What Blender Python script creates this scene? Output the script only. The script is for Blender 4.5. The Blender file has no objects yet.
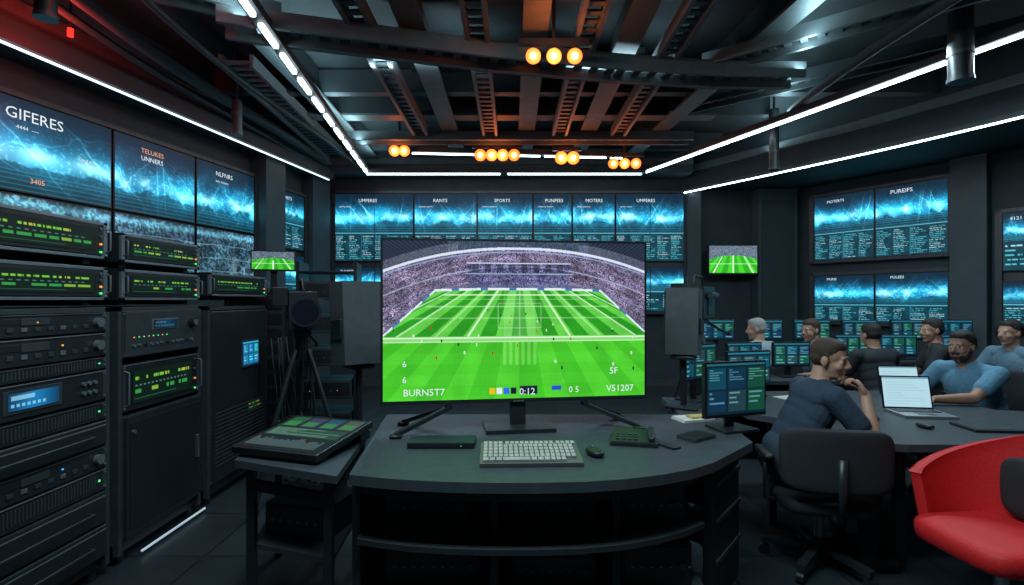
import bpy, bmesh, math, random
import numpy as np
from mathutils import Vector, Matrix
random.seed(7); rng=np.random.default_rng(7)
scene=bpy.context.scene
try: scene.view_settings.view_transform='Standard'
except Exception as e: print(e)

# ------------------------------------------------------------ materials
MATS={}
def mat(name,col,rough=0.5,metal=0.0,emit=None,es=0.0,var=0.12,scale=18.0,bump=0.0,spec=0.5):
    if name in MATS: return MATS[name]
    m=bpy.data.materials.new(name); m.use_nodes=True
    nt=m.node_tree; bs=nt.nodes['Principled BSDF']
    bs.inputs['Roughness'].default_value=rough; bs.inputs['Metallic'].default_value=metal
    bs.inputs['Specular IOR Level'].default_value=spec
    if emit is not None:
        bs.inputs['Base Color'].default_value=(*col,1)
        bs.inputs['Emission Color'].default_value=(*emit,1); bs.inputs['Emission Strength'].default_value=es
    else:
        tc=nt.nodes.new('ShaderNodeTexCoord'); nz=nt.nodes.new('ShaderNodeTexNoise')
        nz.inputs['Scale'].default_value=scale; nz.inputs['Detail'].default_value=4
        nt.links.new(tc.outputs['Object'],nz.inputs['Vector'])
        cr=nt.nodes.new('ShaderNodeValToRGB')
        cr.color_ramp.elements[0].position=.3; cr.color_ramp.elements[1].position=.7
        cr.color_ramp.elements[0].color=(*[c*(1-var) for c in col],1)
        cr.color_ramp.elements[1].color=(*[min(1,c*(1+var)) for c in col],1)
        nt.links.new(nz.outputs['Fac'],cr.inputs['Fac']); nt.links.new(cr.outputs['Color'],bs.inputs['Base Color'])
        if bump>0:
            bp=nt.nodes.new('ShaderNodeBump'); bp.inputs['Strength'].default_value=bump; bp.inputs['Distance'].default_value=.01
            nt.links.new(nz.outputs['Fac'],bp.inputs['Height']); nt.links.new(bp.outputs['Normal'],bs.inputs['Normal'])
    MATS[name]=m; return m
def screen_mat(name,es,sample=False):
    m=bpy.data.materials.new(name); m.use_nodes=True; nt=m.node_tree; bs=nt.nodes['Principled BSDF']
    at=nt.nodes.new('ShaderNodeAttribute'); at.attribute_name='Col'
    bs.inputs['Base Color'].default_value=(.004,.004,.005,1); bs.inputs['Roughness'].default_value=.4
    bs.inputs['Specular IOR Level'].default_value=.25
    nt.links.new(at.outputs['Color'],bs.inputs['Emission Color']); bs.inputs['Emission Strength'].default_value=es
    if not sample:
        try: m.cycles.emission_sampling='NONE'
        except Exception: pass
    MATS[name]=m; return m
SCR=screen_mat('screen_glow',1.15); SCRTV=screen_mat('screen_glow_tv',1.05,True); SCRW=screen_mat('screen_wall',1.35)
BLK=mat('black_plastic',(.012,.015,.018),.42)
BLK2=mat('black_satin_metal',(.022,.027,.031),.38,.2)
DGR=mat('dark_grey_metal',(.052,.062,.069),.42,.3)
GRY=mat('grey_metal',(.20,.23,.25),.38,.5)
SIL=mat('silver_metal',(.45,.48,.5),.3,.9)
DESK=mat('desk_laminate',(.042,.052,.062),.5,.0,var=.15,scale=30,spec=.35)
DESKE=mat('desk_edge',(.06,.072,.082),.5)
WALL=mat('wall_paint',(.026,.042,.050),.7,scale=4)
WALL2=mat('wall_panel',(.048,.074,.088),.6,scale=4)
CEIL=mat('ceiling_paint',(.026,.038,.043),.8,scale=3)
BEAM=mat('beam_steel',(.12,.15,.16),.6,.1,scale=8)
BEAM2=mat('beam_dark',(.042,.056,.062),.6,.1,scale=8)
STRIP=mat('led_strip',(.8,.9,1),.5,emit=(.78,.92,1),es=9)
STRIPD=mat('led_strip_soft',(.8,.9,1),.5,emit=(.7,.88,1),es=1.6)
STRIPF=mat('led_strip_floor',(.8,.9,1),.5,emit=(.7,.88,1),es=.35)
STXT=mat('screen_text_white',(.02,.02,.02),.5,emit=(.85,.95,1),es=.9)
STXO=mat('screen_text_orange',(.02,.02,.02),.5,emit=(1,.42,.18),es=.9)
ORG=mat('lamp_orange',(1,.4,.1),.5,emit=(1,.11,.015),es=3.0)
ORGC=mat('lamp_core',(1,.7,.3),.5,emit=(1,.52,.16),es=5)
RED=mat('lamp_red',(1,.05,.03),.5,emit=(1,.03,.02),es=1.4)
LG=mat('led_green',(.1,1,.2),.5,emit=(.1,1,.25),es=.8)
LO=mat('led_amber',(1,.4,.1),.5,emit=(1,.35,.06),es=.8)
LB=mat('led_blue',(.1,.5,1),.5,emit=(.1,.5,1),es=.7)
REDF=mat('red_fabric',(.62,.012,.015),.6,bump=.2,scale=120)
BLKF=mat('black_fabric',(.018,.020,.024),.8,bump=.2,scale=150)
KEY=mat('keycap_grey',(.38,.37,.33),.55)
KEYB=mat('keyboard_case',(.10,.10,.09),.5)
PAP=mat('paper',(.6,.6,.55),.8)
LAPS=mat('laptop_alu',(.35,.37,.39),.35,.7)
RUB=mat('cable_rubber',(.012,.012,.013),.5)
GLS=mat('lens_glass',(.01,.012,.02),.05)
CAB=mat('cabinet_grey',(.065,.078,.085),.5)
def floor_mat():
    m=bpy.data.materials.new('floor_tiles'); m.use_nodes=True; nt=m.node_tree; bs=nt.nodes['Principled BSDF']
    tc=nt.nodes.new('ShaderNodeTexCoord'); br=nt.nodes.new('ShaderNodeTexBrick'); br.offset=0
    br.inputs['Scale'].default_value=1; br.inputs['Brick Width'].default_value=.6; br.inputs['Row Height'].default_value=.6
    br.inputs['Mortar Size'].default_value=.006
    br.inputs['Color1'].default_value=(.022,.029,.034,1); br.inputs['Color2'].default_value=(.028,.037,.043,1); br.inputs['Mortar'].default_value=(.008,.009,.01,1)
    nt.links.new(tc.outputs['Object'],br.inputs['Vector']); nt.links.new(br.outputs['Color'],bs.inputs['Base Color'])
    nz=nt.nodes.new('ShaderNodeTexNoise'); nz.inputs['Scale'].default_value=6
    mr=nt.nodes.new('ShaderNodeMapRange'); mr.inputs['To Min'].default_value=.26; mr.inputs['To Max'].default_value=.46
    nt.links.new(tc.outputs['Object'],nz.inputs['Vector']); nt.links.new(nz.outputs['Fac'],mr.inputs['Value']); nt.links.new(mr.outputs['Result'],bs.inputs['Roughness'])
    return m
FLOOR=floor_mat()

# ------------------------------------------------------------ mesh builder
def Rz(a): return Matrix.Rotation(math.radians(a),4,'Z')
def T(x,y,z=0): return Matrix.Translation((x,y,z))
class B:
    def __init__(s,M=None):
        s.V=[];s.F=[];s.MI=[];s.SM=[];s.C=[];s.mats=[];s.M=M or Matrix.Identity(4)
    def mi(s,m):
        if m not in s.mats: s.mats.append(m)
        return s.mats.index(m)
    def add(s,vs,fs,m,smooth=False,cols=None):
        o=len(s.V); M=s.M
        for v in vs: s.V.append(tuple(M@Vector(v)))
        if cols is None: s.C.extend([(0,0,0)]*len(vs))
        else: s.C.extend(cols)
        k=s.mi(m)
        for f in fs:
            s.F.append(tuple(i+o for i in f)); s.MI.append(k); s.SM.append(smooth)
    def box(s,x0,x1,y0,y1,z0,z1,m):
        vs=[(x,y,z) for z in(z0,z1) for y in(y0,y1) for x in(x0,x1)]
        s.add(vs,[(0,2,3,1),(4,5,7,6),(0,1,5,4),(2,6,7,3),(0,4,6,2),(1,3,7,5)],m)
    def beam(s,p0,p1,w,h,m):
        p0=Vector(p0);p1=Vector(p1);d=(p1-p0); L=d.length; d.normalize()
        up=Vector((0,0,1)) if abs(d.z)<.95 else Vector((0,1,0))
        r=d.cross(up).normalized(); u=r.cross(d)
        vs=[p0+a*L*d+b*w/2*r+c*h/2*u for c in(-1,1) for b in(-1,1) for a in(0,1)]
        s.add(vs,[(0,2,3,1),(4,5,7,6),(0,1,5,4),(2,6,7,3),(0,4,6,2),(1,3,7,5)],m)
    def prism(s,pts,z0,z1,m,m2=None):
        n=len(pts); vs=[(x,y,z0) for x,y in pts]+[(x,y,z1) for x,y in pts]
        s.add(vs,[tuple(range(n-1,-1,-1)),tuple(range(n,2*n))],m)
        s.add(vs,[(i,(i+1)%n,n+(i+1)%n,n+i) for i in range(n)],m2 or m)
    def cyl(s,p0,p1,r0,m,r1=None,n=20,caps=True):
        r1=r0 if r1 is None else r1
        p0=Vector(p0);p1=Vector(p1);d=(p1-p0).normalized()
        a=Vector((0,0,1)) if abs(d.z)<.9 else Vector((1,0,0)); u=d.cross(a).normalized(); v=d.cross(u)
        vs=[]
        for p,r in((p0,r0),(p1,r1)):
            for i in range(n):
                t=2*math.pi*i/n; vs.append(p+r*(math.cos(t)*u+math.sin(t)*v))
        s.add(vs,[(i,(i+1)%n,n+(i+1)%n,n+i) for i in range(n)],m,True)
        if caps:
            s.add(vs[:n],[tuple(range(n-1,-1,-1))],m); s.add(vs[n:],[tuple(range(n))],m)
    def tube(s,pts,r,m,n=8):
        pts=[Vector(p) for p in pts]; N=len(pts); vs=[]
        for k,p in enumerate(pts):
            d=(pts[min(k+1,N-1)]-pts[max(k-1,0)]).normalized()
            a=Vector((0,0,1)) if abs(d.z)<.9 else Vector((1,0,0)); u=d.cross(a).normalized(); v=d.cross(u)
            for i in range(n):
                t=2*math.pi*i/n; vs.append(p+r*(math.cos(t)*u+math.sin(t)*v))
        fs=[(k*n+i,k*n+(i+1)%n,(k+1)*n+(i+1)%n,(k+1)*n+i) for k in range(N-1) for i in range(n)]
        fs+= [tuple(range(n-1,-1,-1)),tuple((N-1)*n+i for i in range(n))]
        s.add(vs,fs,m,True)
    def rbox(s,c,size,m,e=.35,n=20,bend=0):
        vs=[];fs=[]
        def sp(w,p): return math.copysign(abs(w)**p,w)
        nl=n//2
        for j in range(nl+1):
            ph=-math.pi/2+math.pi*j/nl
            for i in range(n):
                th=2*math.pi*i/n
                x=sp(math.cos(ph),e)*sp(math.cos(th),e);y=sp(math.cos(ph),e)*sp(math.sin(th),e);z=sp(math.sin(ph),e)
                px=c[0]+x*size[0]/2
                vs.append((px,c[1]+y*size[1]/2+bend*(x*x),c[2]+z*size[2]/2))
        for j in range(nl):
            for i in range(n):
                fs.append((j*n+i,j*n+(i+1)%n,(j+1)*n+(i+1)%n,(j+1)*n+i))
        s.add(vs,fs,m,True)
    def screen(s,x0,x1,y,z0,z1,cv,m=None):
        H,W=cv.shape[:2]
        cv=np.clip(cv,0,1)
        lin=np.where(cv<=.04045,cv/12.92,((cv+.055)/1.055)**2.4)
        vs=[(x0+(x1-x0)*i/(W-1),y,z1-(z1-z0)*j/(H-1)) for j in range(H) for i in range(W)]
        cols=[tuple(c) for c in lin.reshape(-1,3).tolist()]
        fs=[(j*W+i,(j+1)*W+i,(j+1)*W+i+1,j*W+i+1) for j in range(H-1) for i in range(W-1)]
        s.add(vs,fs,m or SCR,False,cols)
    def label(s,txt,x,y,z,size,m=None,xs=1.0):
        cu=bpy.data.curves.new('t','FONT'); cu.body=txt; cu.size=size; cu.resolution_u=2
        ob=bpy.data.objects.new('t',cu); scene.collection.objects.link(ob)
        dg=bpy.context.evaluated_depsgraph_get(); dg.update(); me=bpy.data.meshes.new_from_object(ob.evaluated_get(dg))
        s.add([(x+v.co.x*xs,y,z+v.co.y) for v in me.vertices],[tuple(p.vertices) for p in me.polygons],m or STXT)
        bpy.data.objects.remove(ob); bpy.data.meshes.remove(me); bpy.data.curves.remove(cu)
    def finish(s,name,bevel=0.0,origin=None):
        me=bpy.data.meshes.new(name)
        A=np.array(s.V)
        if origin is None: o=Vector(((A[:,0].min()+A[:,0].max())/2,(A[:,1].min()+A[:,1].max())/2,A[:,2].min()))
        else: o=Vector(origin)
        me.from_pydata([tuple(Vector(v)-o) for v in s.V],[],s.F)
        for m in s.mats: me.materials.append(m)
        me.polygons.foreach_set('material_index',s.MI); me.polygons.foreach_set('use_smooth',s.SM)
        ca=me.color_attributes.new('Col','FLOAT_COLOR','POINT')
        ca.data.foreach_set('color',np.hstack([np.array(s.C),np.ones((len(s.C),1))]).astype(np.float32).ravel())
        me.update()
        ob=bpy.data.objects.new(name,me); ob.location=o; scene.collection.objects.link(ob)
        if bevel>0:
            md=ob.modifiers.new('bevel','BEVEL'); md.width=bevel; md.segments=2; md.limit_method='ANGLE'; md.angle_limit=math.radians(50)
        return ob

# ------------------------------------------------------------ 2D canvases for the displays
def canvas(w,h,col): return np.ones((h,w,3))*np.array(col,float)
def rect(c,x0,y0,x1,y1,col,a=1.0):
    x0,y0,x1,y1=[int(round(v)) for v in(x0,y0,x1,y1)]
    x0=max(0,x0);y0=max(0,y0)
    r=c[y0:y1,x0:x1]; r[...]=r*(1-a)+np.array(col)*a
def noise2(w,h,s):
    gw,gh=max(2,int(w/s)+2),max(2,int(h/s)+2); g=rng.random((gh,gw))
    X,Y=np.meshgrid(np.arange(w)/s,np.arange(h)/s); xi=X.astype(int);yi=Y.astype(int)
    xi=np.minimum(xi,gw-2);yi=np.minimum(yi,gh-2);fx=np.clip(X-xi,0,1);fy=np.clip(Y-yi,0,1)
    fx=fx*fx*(3-2*fx);fy=fy*fy*(3-2*fy)
    return (g[yi,xi]*(1-fx)+g[yi,xi+1]*fx)*(1-fy)+(g[yi+1,xi]*(1-fx)+g[yi+1,xi+1]*fx)*fy
def graphic(w,h,table=.45,red=0.0,split=True,glowk=1.0):
    c=canvas(w,h,(.03,.13,.20)); X,Y=np.meshgrid(np.linspace(0,1,w),np.linspace(0,1,h))
    top=1-table; n=noise2(w,h,w/7)*.6+noise2(w,h,w/18)*.4
    y0=top*.60+.16*top*(n-.5)
    d=(Y-y0)/(.27*top)
    glow=np.exp(-d**2)*(.62+.6*noise2(w,h,w/6))*glowk
    core=np.exp(-(d*2.6)**2)*(noise2(w,h,w/9)**1.2)*1.1*glowk
    c+=glow[...,None]*np.array([.08,.52,.66])+core[...,None]*np.array([.62,.5,.38])
    # diagonal light beams and perspective lines, like a broadcast title graphic
    for q in range(7):
        sl=rng.uniform(-1.2,1.2); x0=rng.uniform(.0,1); dd=np.abs((X-x0)-sl*(Y-y0)); c+=(np.exp(-(dd/.006)**2)*np.exp(-d**2*.5)*.35*glowk)[...,None]*np.array([.6,.95,1])
    c+=((noise2(w,h,2.2)>.72)*np.exp(-d**2*.8)*.22*glowk)[...,None]*np.array([.5,.9,1])
    c+= (np.exp(-((X-.2)/.3)**2-((Y-.35*top)/.4)**2)*red)[...,None]*np.array([.50,.02,.04])
    rid=(Y>y0+.10*top+.05*noise2(w,h,w/14))&(Y<top); c[rid]=c[rid]*.6+np.array([.0,.06,.07])
    for i in range(5):
        yy=int(h*top*(.78+.05*i)) 
        if yy<h*top: rect(c,0,yy,w,yy+1,(.35,.8,.9),.28)
    tb=Y>=top; c[tb]=np.array([.03,.17,.22])+.08*noise2(w,h,8)[tb][:,None]*np.array([.4,1,1])
    if table>0:
        ry=top*h+5; ncol=max(2,w//24)
        while ry<h-3:
            for q in range(ncol):
                xs=2+q*w/ncol; L=rng.integers(int(w/ncol*.4),int(w/ncol*.85)+2)
                col=(.38,.82,.90) if rng.random()<.7 else (.8,.95,1)
                for xx in range(int(xs),int(xs+L)):
                    if rng.random()<.72 and xx<w-2: rect(c,xx,ry,xx+1,ry+1,col,.75)
            ry+=3
        rect(c,0,top*h,w,top*h+1,(.45,.85,.95),.8)
        for q in range(1,max(2,w//48)): rect(c,q*w/max(2,w//48),top*h,q*w/max(2,w//48)+1,h,(.2,.5,.6),.6)
    if split and w>70: rect(c,w//2,0,w//2+1,h,(.01,.03,.04),.8)
    return np.clip(c,0,1)
def crowd(w,h,k=1):
    t=rng.random((h,w,3)); n=noise2(w,h,2.0)[...,None]
    c=np.ones((h,w,3))*np.array([.10,.20,.25])+k*(n>.52)*(np.array([.20,.27,.31])*(.5+.7*t))+.05*t
    c*=(.45+.8*noise2(w,h,12))[...,None]
    X,Y=np.meshgrid(np.linspace(0,1,w),np.linspace(0,1,h))
    c+= (np.exp(-((Y-.08)/.05)**2)*.35)[...,None]*np.array([.5,.9,1])
    for i in range(3):
        cy=.25+.22*i+.10*(X-.5)**2; l=np.abs(Y-cy)<.008; c[l]=c[l]*.5+np.array([.25,.36,.40])
    fig=(np.abs(X-.62)<.035+.02*(Y>.55))&(Y>.42); c[fig]=c[fig]*.5+np.array([.22,.25,.26])
    return np.clip(c,0,1)
def green_meter(w=120,h=44,seed=0):
    r=np.random.default_rng(seed); c=canvas(w,h,(.03,.055,.045))
    rect(c,2,2,w-2,h-2,(.035,.10,.07))
    x=6
    while x<w-12:
        L=int(r.integers(3,11)); col=(.50,.82,.24) if r.random()<.7 else (.75,.80,.30)
        if r.random()<.8:
            for q in range(L):
                if r.random()<.8: rect(c,x+q,h*.22,x+q+1,h*.32,col,.85)
        x+=L+2
    x=6
    while x<w-12:
        L=int(r.integers(5,18)) 
        if r.random()<.75: rect(c,x,h*.60,x+L,h*.70,(.22,.66,.3) if r.random()<.75 else (.58,.78,.25),.8)
        x+=L+3
    for i in range(14): rect(c,6+i*8,h*.46,10+i*8,h*.49,(.4,.65,.6),.6)
    rect(c,4,h*.84,w*.7,h*.87,(.2,.5,.4),.6)
    return c
def blue_lcd(w=60,h=24,seed=0):
    c=canvas(w,h,(.05,.2,.33)); X=np.linspace(0,1,w)
    c+= (np.exp(-((X-.5)/.4)**2)[None,:,None])*np.array([.05,.3,.4])
    for i in range(7): rect(c,4+i*7,h*.6,4+i*7+4,h*.8,(.6,.9,1),.8)
    rect(c,4,4,w*.5,h*.4,(.7,.92,1),.7); return np.clip(c,0,1)
def pitch_small(w=64,h=34):
    c=canvas(w,h,(.2,.26,.32)); c+=rng.random((h,w,1))*.3
    X,Y=np.meshgrid(np.linspace(-1,1,w),np.linspace(0,1,h)); f=Y>.36+.15*np.abs(X)**2
    st=(np.floor(X/(Y+.25)*5)%2)==0
    c[f&st]=(.16,.62,.12); c[f&~st]=(.26,.76,.18)
    for a in(-.62,0,.62):
        l=f&(np.abs(X/(Y+.35)-a)<.02); c[l]=(.85,.95,.8)
    rect(c,0,h*.66,w,h*.66+1,(.8,.95,.8),.8)
    return c
def software(w=90,h=54,seed=0,light=False):
    r=np.random.default_rng(seed)
    if light:
        c=canvas(w,h,(.66,.80,.85)); rect(c,0,0,w,3,(.45,.6,.66))
        for y in range(8,h-4,4): rect(c,6,y,6+r.integers(w*.3,w*.85),y+1,(.52,.66,.72),.5)
        return c
    c=canvas(w,h,(.04,.15,.20)); rect(c,0,0,w,3,(.15,.42,.5))
    for q in range(3):
        for p in range(2):
            x0=3+q*w/3; y0=6+p*(h-7)/2
            col=[(.06,.32,.40),(.08,.34,.24),(.06,.22,.34),(.16,.28,.32)][int(r.integers(0,4))]
            rect(c,x0,y0,x0+w/3-4,y0+(h-8)/2-2,col,.85)
            for z in range(5):
                yy=y0+2+z*3; rect(c,x0+2,yy,x0+2+r.integers(4,w/3-6),yy+1,(.55,.85,.9),.6)
    return c
def stadium(W=520,H=326):
    X,Y=np.meshgrid(383+260*np.arange(W)/W,240+163*np.arange(H)/H); dx=np.abs(X-514)
    t=rng.random((H,W,3)); n=rng.random((H,W,1)); n2=noise2(W,H,2.2)[...,None]
    c=np.ones((H,W,3))*np.array([.23,.25,.34])
    g_=rng.random((H,W,1))
    c+= ((n*.6+n2*.5)>.50)*(g_*np.array([.34,.32,.36])+t*np.array([.24,.14,.18])+np.array([.06,.04,.06]))
    c+= (n>.94)*.30
    c*= (.70+.5*noise2(W,H,18))[...,None]
    bowl=Y-(dx/130)**2*40
    rows=(np.floor(bowl/3.4)%2)==0; c[rows]*=.86
    ais=(np.abs(((X-514)/(Y-190)*11)%1-.5)<.045); c[ais]*=.70
    yr=245.5+ (dx/130)**2.2*24; roof=Y<yr
    c[roof]=np.array([.11,.14,.21])
    r2=roof&((np.floor((X-514)/(Y-330)*34)%2)==0); c[r2]=(.18,.22,.30)
    r3=roof&(dx<70); c[r3]=np.array([.15,.21,.3])+.35*(n[r3]>.6)*t[r3]
    side=roof&(dx>60)&(Y>yr-9)&(Y>242.5); c[side]=c[side]*.5+.35*t[side]+np.array([.05,.06,.1])
    band=(Y>=yr)&(Y<yr+2.8); c[band]=(.84,.88,.95)
    b2=(Y>=yr+4.5)&(Y<yr+5.6); c[b2]=(.55,.64,.80)
    ym=265+(dx/130)**2*30; mid=(Y>ym)&(Y<ym+1.3); c[mid]=c[mid]*.3+np.array([.50,.53,.60])
    ym=277+(dx/130)**2*34; mid=(Y>ym)&(Y<ym+.9)&(dx>50); c[mid]=c[mid]*.5+np.array([.32,.34,.40])
    fs=(dx<50)&(Y>263)&(Y<288); c[fs]=c[fs]*.80+np.array([.0,.03,.10])
    sl=fs&((np.floor(X/6)%2)==0)&(Y<272); c[sl]*=.65
    c[(dx<52)&(Y>261.5)&(Y<262.8)]=(.8,.85,.92); c[(dx<54)&(Y>272.5)&(Y<273.7)]=(.62,.68,.8)
    yp=291+np.maximum(0,dx-82)*.94+ (np.minimum(dx,82)/82)**3*1.5
    lb=(Y>yp-7)&(Y<yp-3.2); c[lb]=c[lb]*.6+np.array([.16,.17,.22])
    led=(Y>yp-3.2)&(Y<yp-.8); c[led]=(.88,.92,.95)
    seg=led&((np.floor(X/7)%4)==0); c[seg]=(.30,.45,.72)
    f=Y>=yp-.8
    a=(X-514)/(Y-256)
    g=np.where(((np.floor(a*5.2+.5)%2)==0)[...,None],np.array([.16,.60,.12]),np.array([.38,.80,.28]))
    g=g*(.93+.12*noise2(W,H,20))[...,None]+(rng.random((H,W,1))-.5)*.08
    c[f]=g[f]
    for ya,w_,al in((294.8,.7,.75),(299.5,.5,.5),(307,.6,.45),(319,.6,.35)):
        l=f&(np.abs(Y-ya)<w_)&(dx<(Y-240)*1.35); c[l]=c[l]*(1-al)+al*np.array([.9,1,.85])
    for aa in(-1.9,-1.45,-1.0,-.62,.62,1.0,1.45,1.9):
        al=.75 if abs(aa) in(1.45,1.9,.62) else .4
        l=f&(np.abs(a-aa)<.9/(Y-256)+.004)&(Y<338); c[l]=c[l]*(1-al)+al*np.array([.92,1,.88])
    bx=f&(dx<22)&(Y>303)&(Y<330)&((dx>20.8)|(Y<304.2)|(Y>328.8)); c[bx]=c[bx]*.55+.38
    l=f&(np.abs(dx)<.6)&(Y<338); c[l]=c[l]*.6+.35
    sh=f&(dx<16)&(Y<338); c[sh]=c[sh]*.8+.2*np.array([.8,1,.75])
    nb=(Y>337.5)&(Y<344); c[nb]=np.array([.55,.84,.48])
    c[(Y>338.5)&(Y<340)]=(.92,1,.90); c[(Y>342.6)&(Y<343.6)]=(.75,.93,.7)
    near=Y>=344
    g2=np.where(((np.floor(((X-514)/(Y-250))*6.0)%2)==0)[...,None],np.array([.26,.75,.15]),np.array([.31,.81,.18]))
    hb=(np.floor((Y-344)/11)%2)[...,None]*.02
    g2=(g2+hb)*(.93+.1*noise2(W,H,24))[...,None]+(rng.random((H,W,1))-.5)*.05
    c[near]=g2[near]
    cl=(dx<18)&(Y>=344)&(Y<368)&(np.floor(X/3)%2==0); c[cl]=c[cl]*.72+.28*np.array([.8,1,.7])
    for i in range(40):
        px=rng.uniform(390,638);py=rng.uniform(298,350) if i<30 else rng.uniform(350,380); s_=.7+ (py-300)/90
        m=(np.abs(X-px)<.5*s_)&(Y>py-2.2*s_)&(Y<py); c[m]=[(.9,.9,.95),(.75,.1,.1),(.08,.1,.25)][i%3]
    for i,col in enumerate([(.9,.75,.1),(.9,.9,.9),(.2,.4,.9),(.08,.1,.2)]):
        m=(np.abs(X-(487+i*7))<2.6)&(Y>391)&(Y<398); c[m]=col
    m=(np.abs(X-551)<5)&(Y>390)&(Y<395); c[m]=(.15,.3,.8)
    m=(np.abs(X-523)<9)&(Y>389.5)&(Y<398.5); c[m]=(.08,.12,.2)
    return np.clip(c,0,1)

# ------------------------------------------------------------ room shell
def wall(name,p0,p1,z0,z1,th,m):
    p0=Vector((*p0,0));p1=Vector((*p1,0)); d=(p1-p0).normalized(); nrm_=Vector((-d.y,d.x,0))*th
    b=B(); b.prism([(p0.x,p0.y),(p1.x,p1.y),(p1.x+nrm_.x,p1.y+nrm_.y),(p0.x+nrm_.x,p0.y+nrm_.y)],z0,z1,m)
    return b.finish(name)
def lx(y): return -4.25+(y-4.25)*.2088
H0=4.15
b=B(); b.prism([(-5.6,-1.6),(7.3,-1.6),(7.3,5.5),(5.0,9.15),(-3.4,9.15)],-.08,0,FLOOR); b.finish('floor',origin=(0,0,-.08))
b=B(); b.prism([(-5.6,-1.6),(7.3,-1.6),(7.3,5.5),(5.0,9.15),(-3.4,9.15)],H0,H0+.1,CEIL); b.finish('ceiling')
wall('wall_left',(lx(-1.5),-1.5),(lx(9.0),9.0),0,H0,.12,WALL)
wall('wall_back',(lx(9.0),9.0),(4.885,9.0),0,H0,.12,WALL)
wall('wall_right_angled',(4.885,9.0),(7.16,5.5),0,H0,.12,WALL)
wall('wall_right',(7.16,5.5),(7.16,-1.5),0,H0,.12,WALL)
wall('wall_front',(7.16,-1.5),(lx(-1.5),-1.5),0,H0,.12,WALL)
# right-hand bulkhead with a gently curved edge
def bez(p0,p1,p2,n=14): return [tuple((1-t)**2*a+2*t*(1-t)*b_+t*t*c_ for a,b_,c_ in zip(p0,p1,p2)) for t in np.linspace(0,1,n)]
edge=bez((2.97,8.96),(5.05,5.9),(5.45,4.6))+bez((5.45,4.6),(5.8,3.4),(5.9,1.5))[1:]
b=B(); b.prism(edge+[(7.14,1.5),(7.14,5.5),(4.87,8.96)],3.42,H0,WALL)
for i in range(len(edge)-1):
    p,q=edge[i],edge[i+1]; b.beam((*p,3.40),(*q,3.40),.06,.06,BEAM2); b.beam((p[0]-.04,p[1],3.75),(q[0]-.04,q[1],3.75),.05,.10,BEAM)
b.finish('trim_1')
b=B(); b.prism([(lx(2)+.01,2),(lx(2)+.42,2),(lx(8.6)+.35,8.6),(lx(8.6)+.01,8.6)],3.52,H0,WALL2)
b.beam((lx(2)+.45,2,3.78),(lx(8.4)+.38,8.4,3.78),.05,.12,BEAM); b.finish('trim_2')
b=B(); b.box(lx(8.6)+.05,3.0,8.5,8.98,3.62,H0,WALL2); b.box(lx(8.6)+.05,3.0,8.46,8.5,3.75,3.85,BEAM); b.finish('trim_3')
def strip(name,p0,p1,w=.05,h=.03,dash=None,m=STRIP,house=True):
    b=B(); p0=Vector(p0);p1=Vector(p1); L=(p1-p0).length; d=(p1-p0)/L
    if house: b.beam(p0+Vector((0,0,.05)),p1+Vector((0,0,.05)),w+.07,.07,BEAM2)
    if dash:
        t=0
        while t<L: b.beam(p0+d*t,p0+d*min(L,t+dash[0]),w,h,m); t+=dash[0]+dash[1]
    else: b.beam(p0,p1,w,h,m)
    return b.finish(name)
strip('led_strip_light',(-1.72,2.0,3.6),(-2.39,8.40,3.6),w=.036,dash=(.34,.14))
strip('led_strip_light',(lx(2.2)+.45,2.2,3.47),(lx(8.4)+.38,8.4,3.47),w=.02,h=.016,m=STRIPD)
strip('led_strip_light',(4.75,2.4,3.6),(2.2,8.40,3.6),w=.026)
strip('led_strip_light',(-2.39,8.42,3.57),(2.2,8.42,3.57),w=.02,h=.02,m=STRIP,dash=(2.2,.12))
b=B()
for i in range(len(edge)-1):
    p,q=edge[i],edge[i+1]; b.beam((p[0]-.02,p[1]-.02,3.36),(q[0]-.02,q[1]-.02,3.36),.022,.016,STRIP)
b.finish('led_strip_light')
strip('led_strip_light',(-1.45,7.44,3.63),(1.6,7.44,3.56),w=.02,h=.016,house=True,dash=(.9,.06))
strip('floor_edge_light',(-2.17,3.0,.03),(-2.17,3.62,.03),w=.010,h=.010,m=STRIPF,house=False)

# ceiling structure
b=B()
def ladder(p0,p1,w,z,m,rung=.13,dep=.12):
    p0=Vector((*p0,z));p1=Vector((*p1,z));d=(p1-p0);L=d.length;d/=L;r=Vector((d.y,-d.x,0))
    for s in(-1,1): b.beam(p0+r*s*w/2,p1+r*s*w/2,.035,dep,m)
    t=.05
    while t<L:
        b.beam(p0+d*t-r*w/2,p0+d*t+r*w/2,rung*.45,.02,m); t+=rung
for x in(-1.25,-.3,.65,1.45): ladder((x,3.0),(x,7.0),.17,3.80,BEAM)
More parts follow.
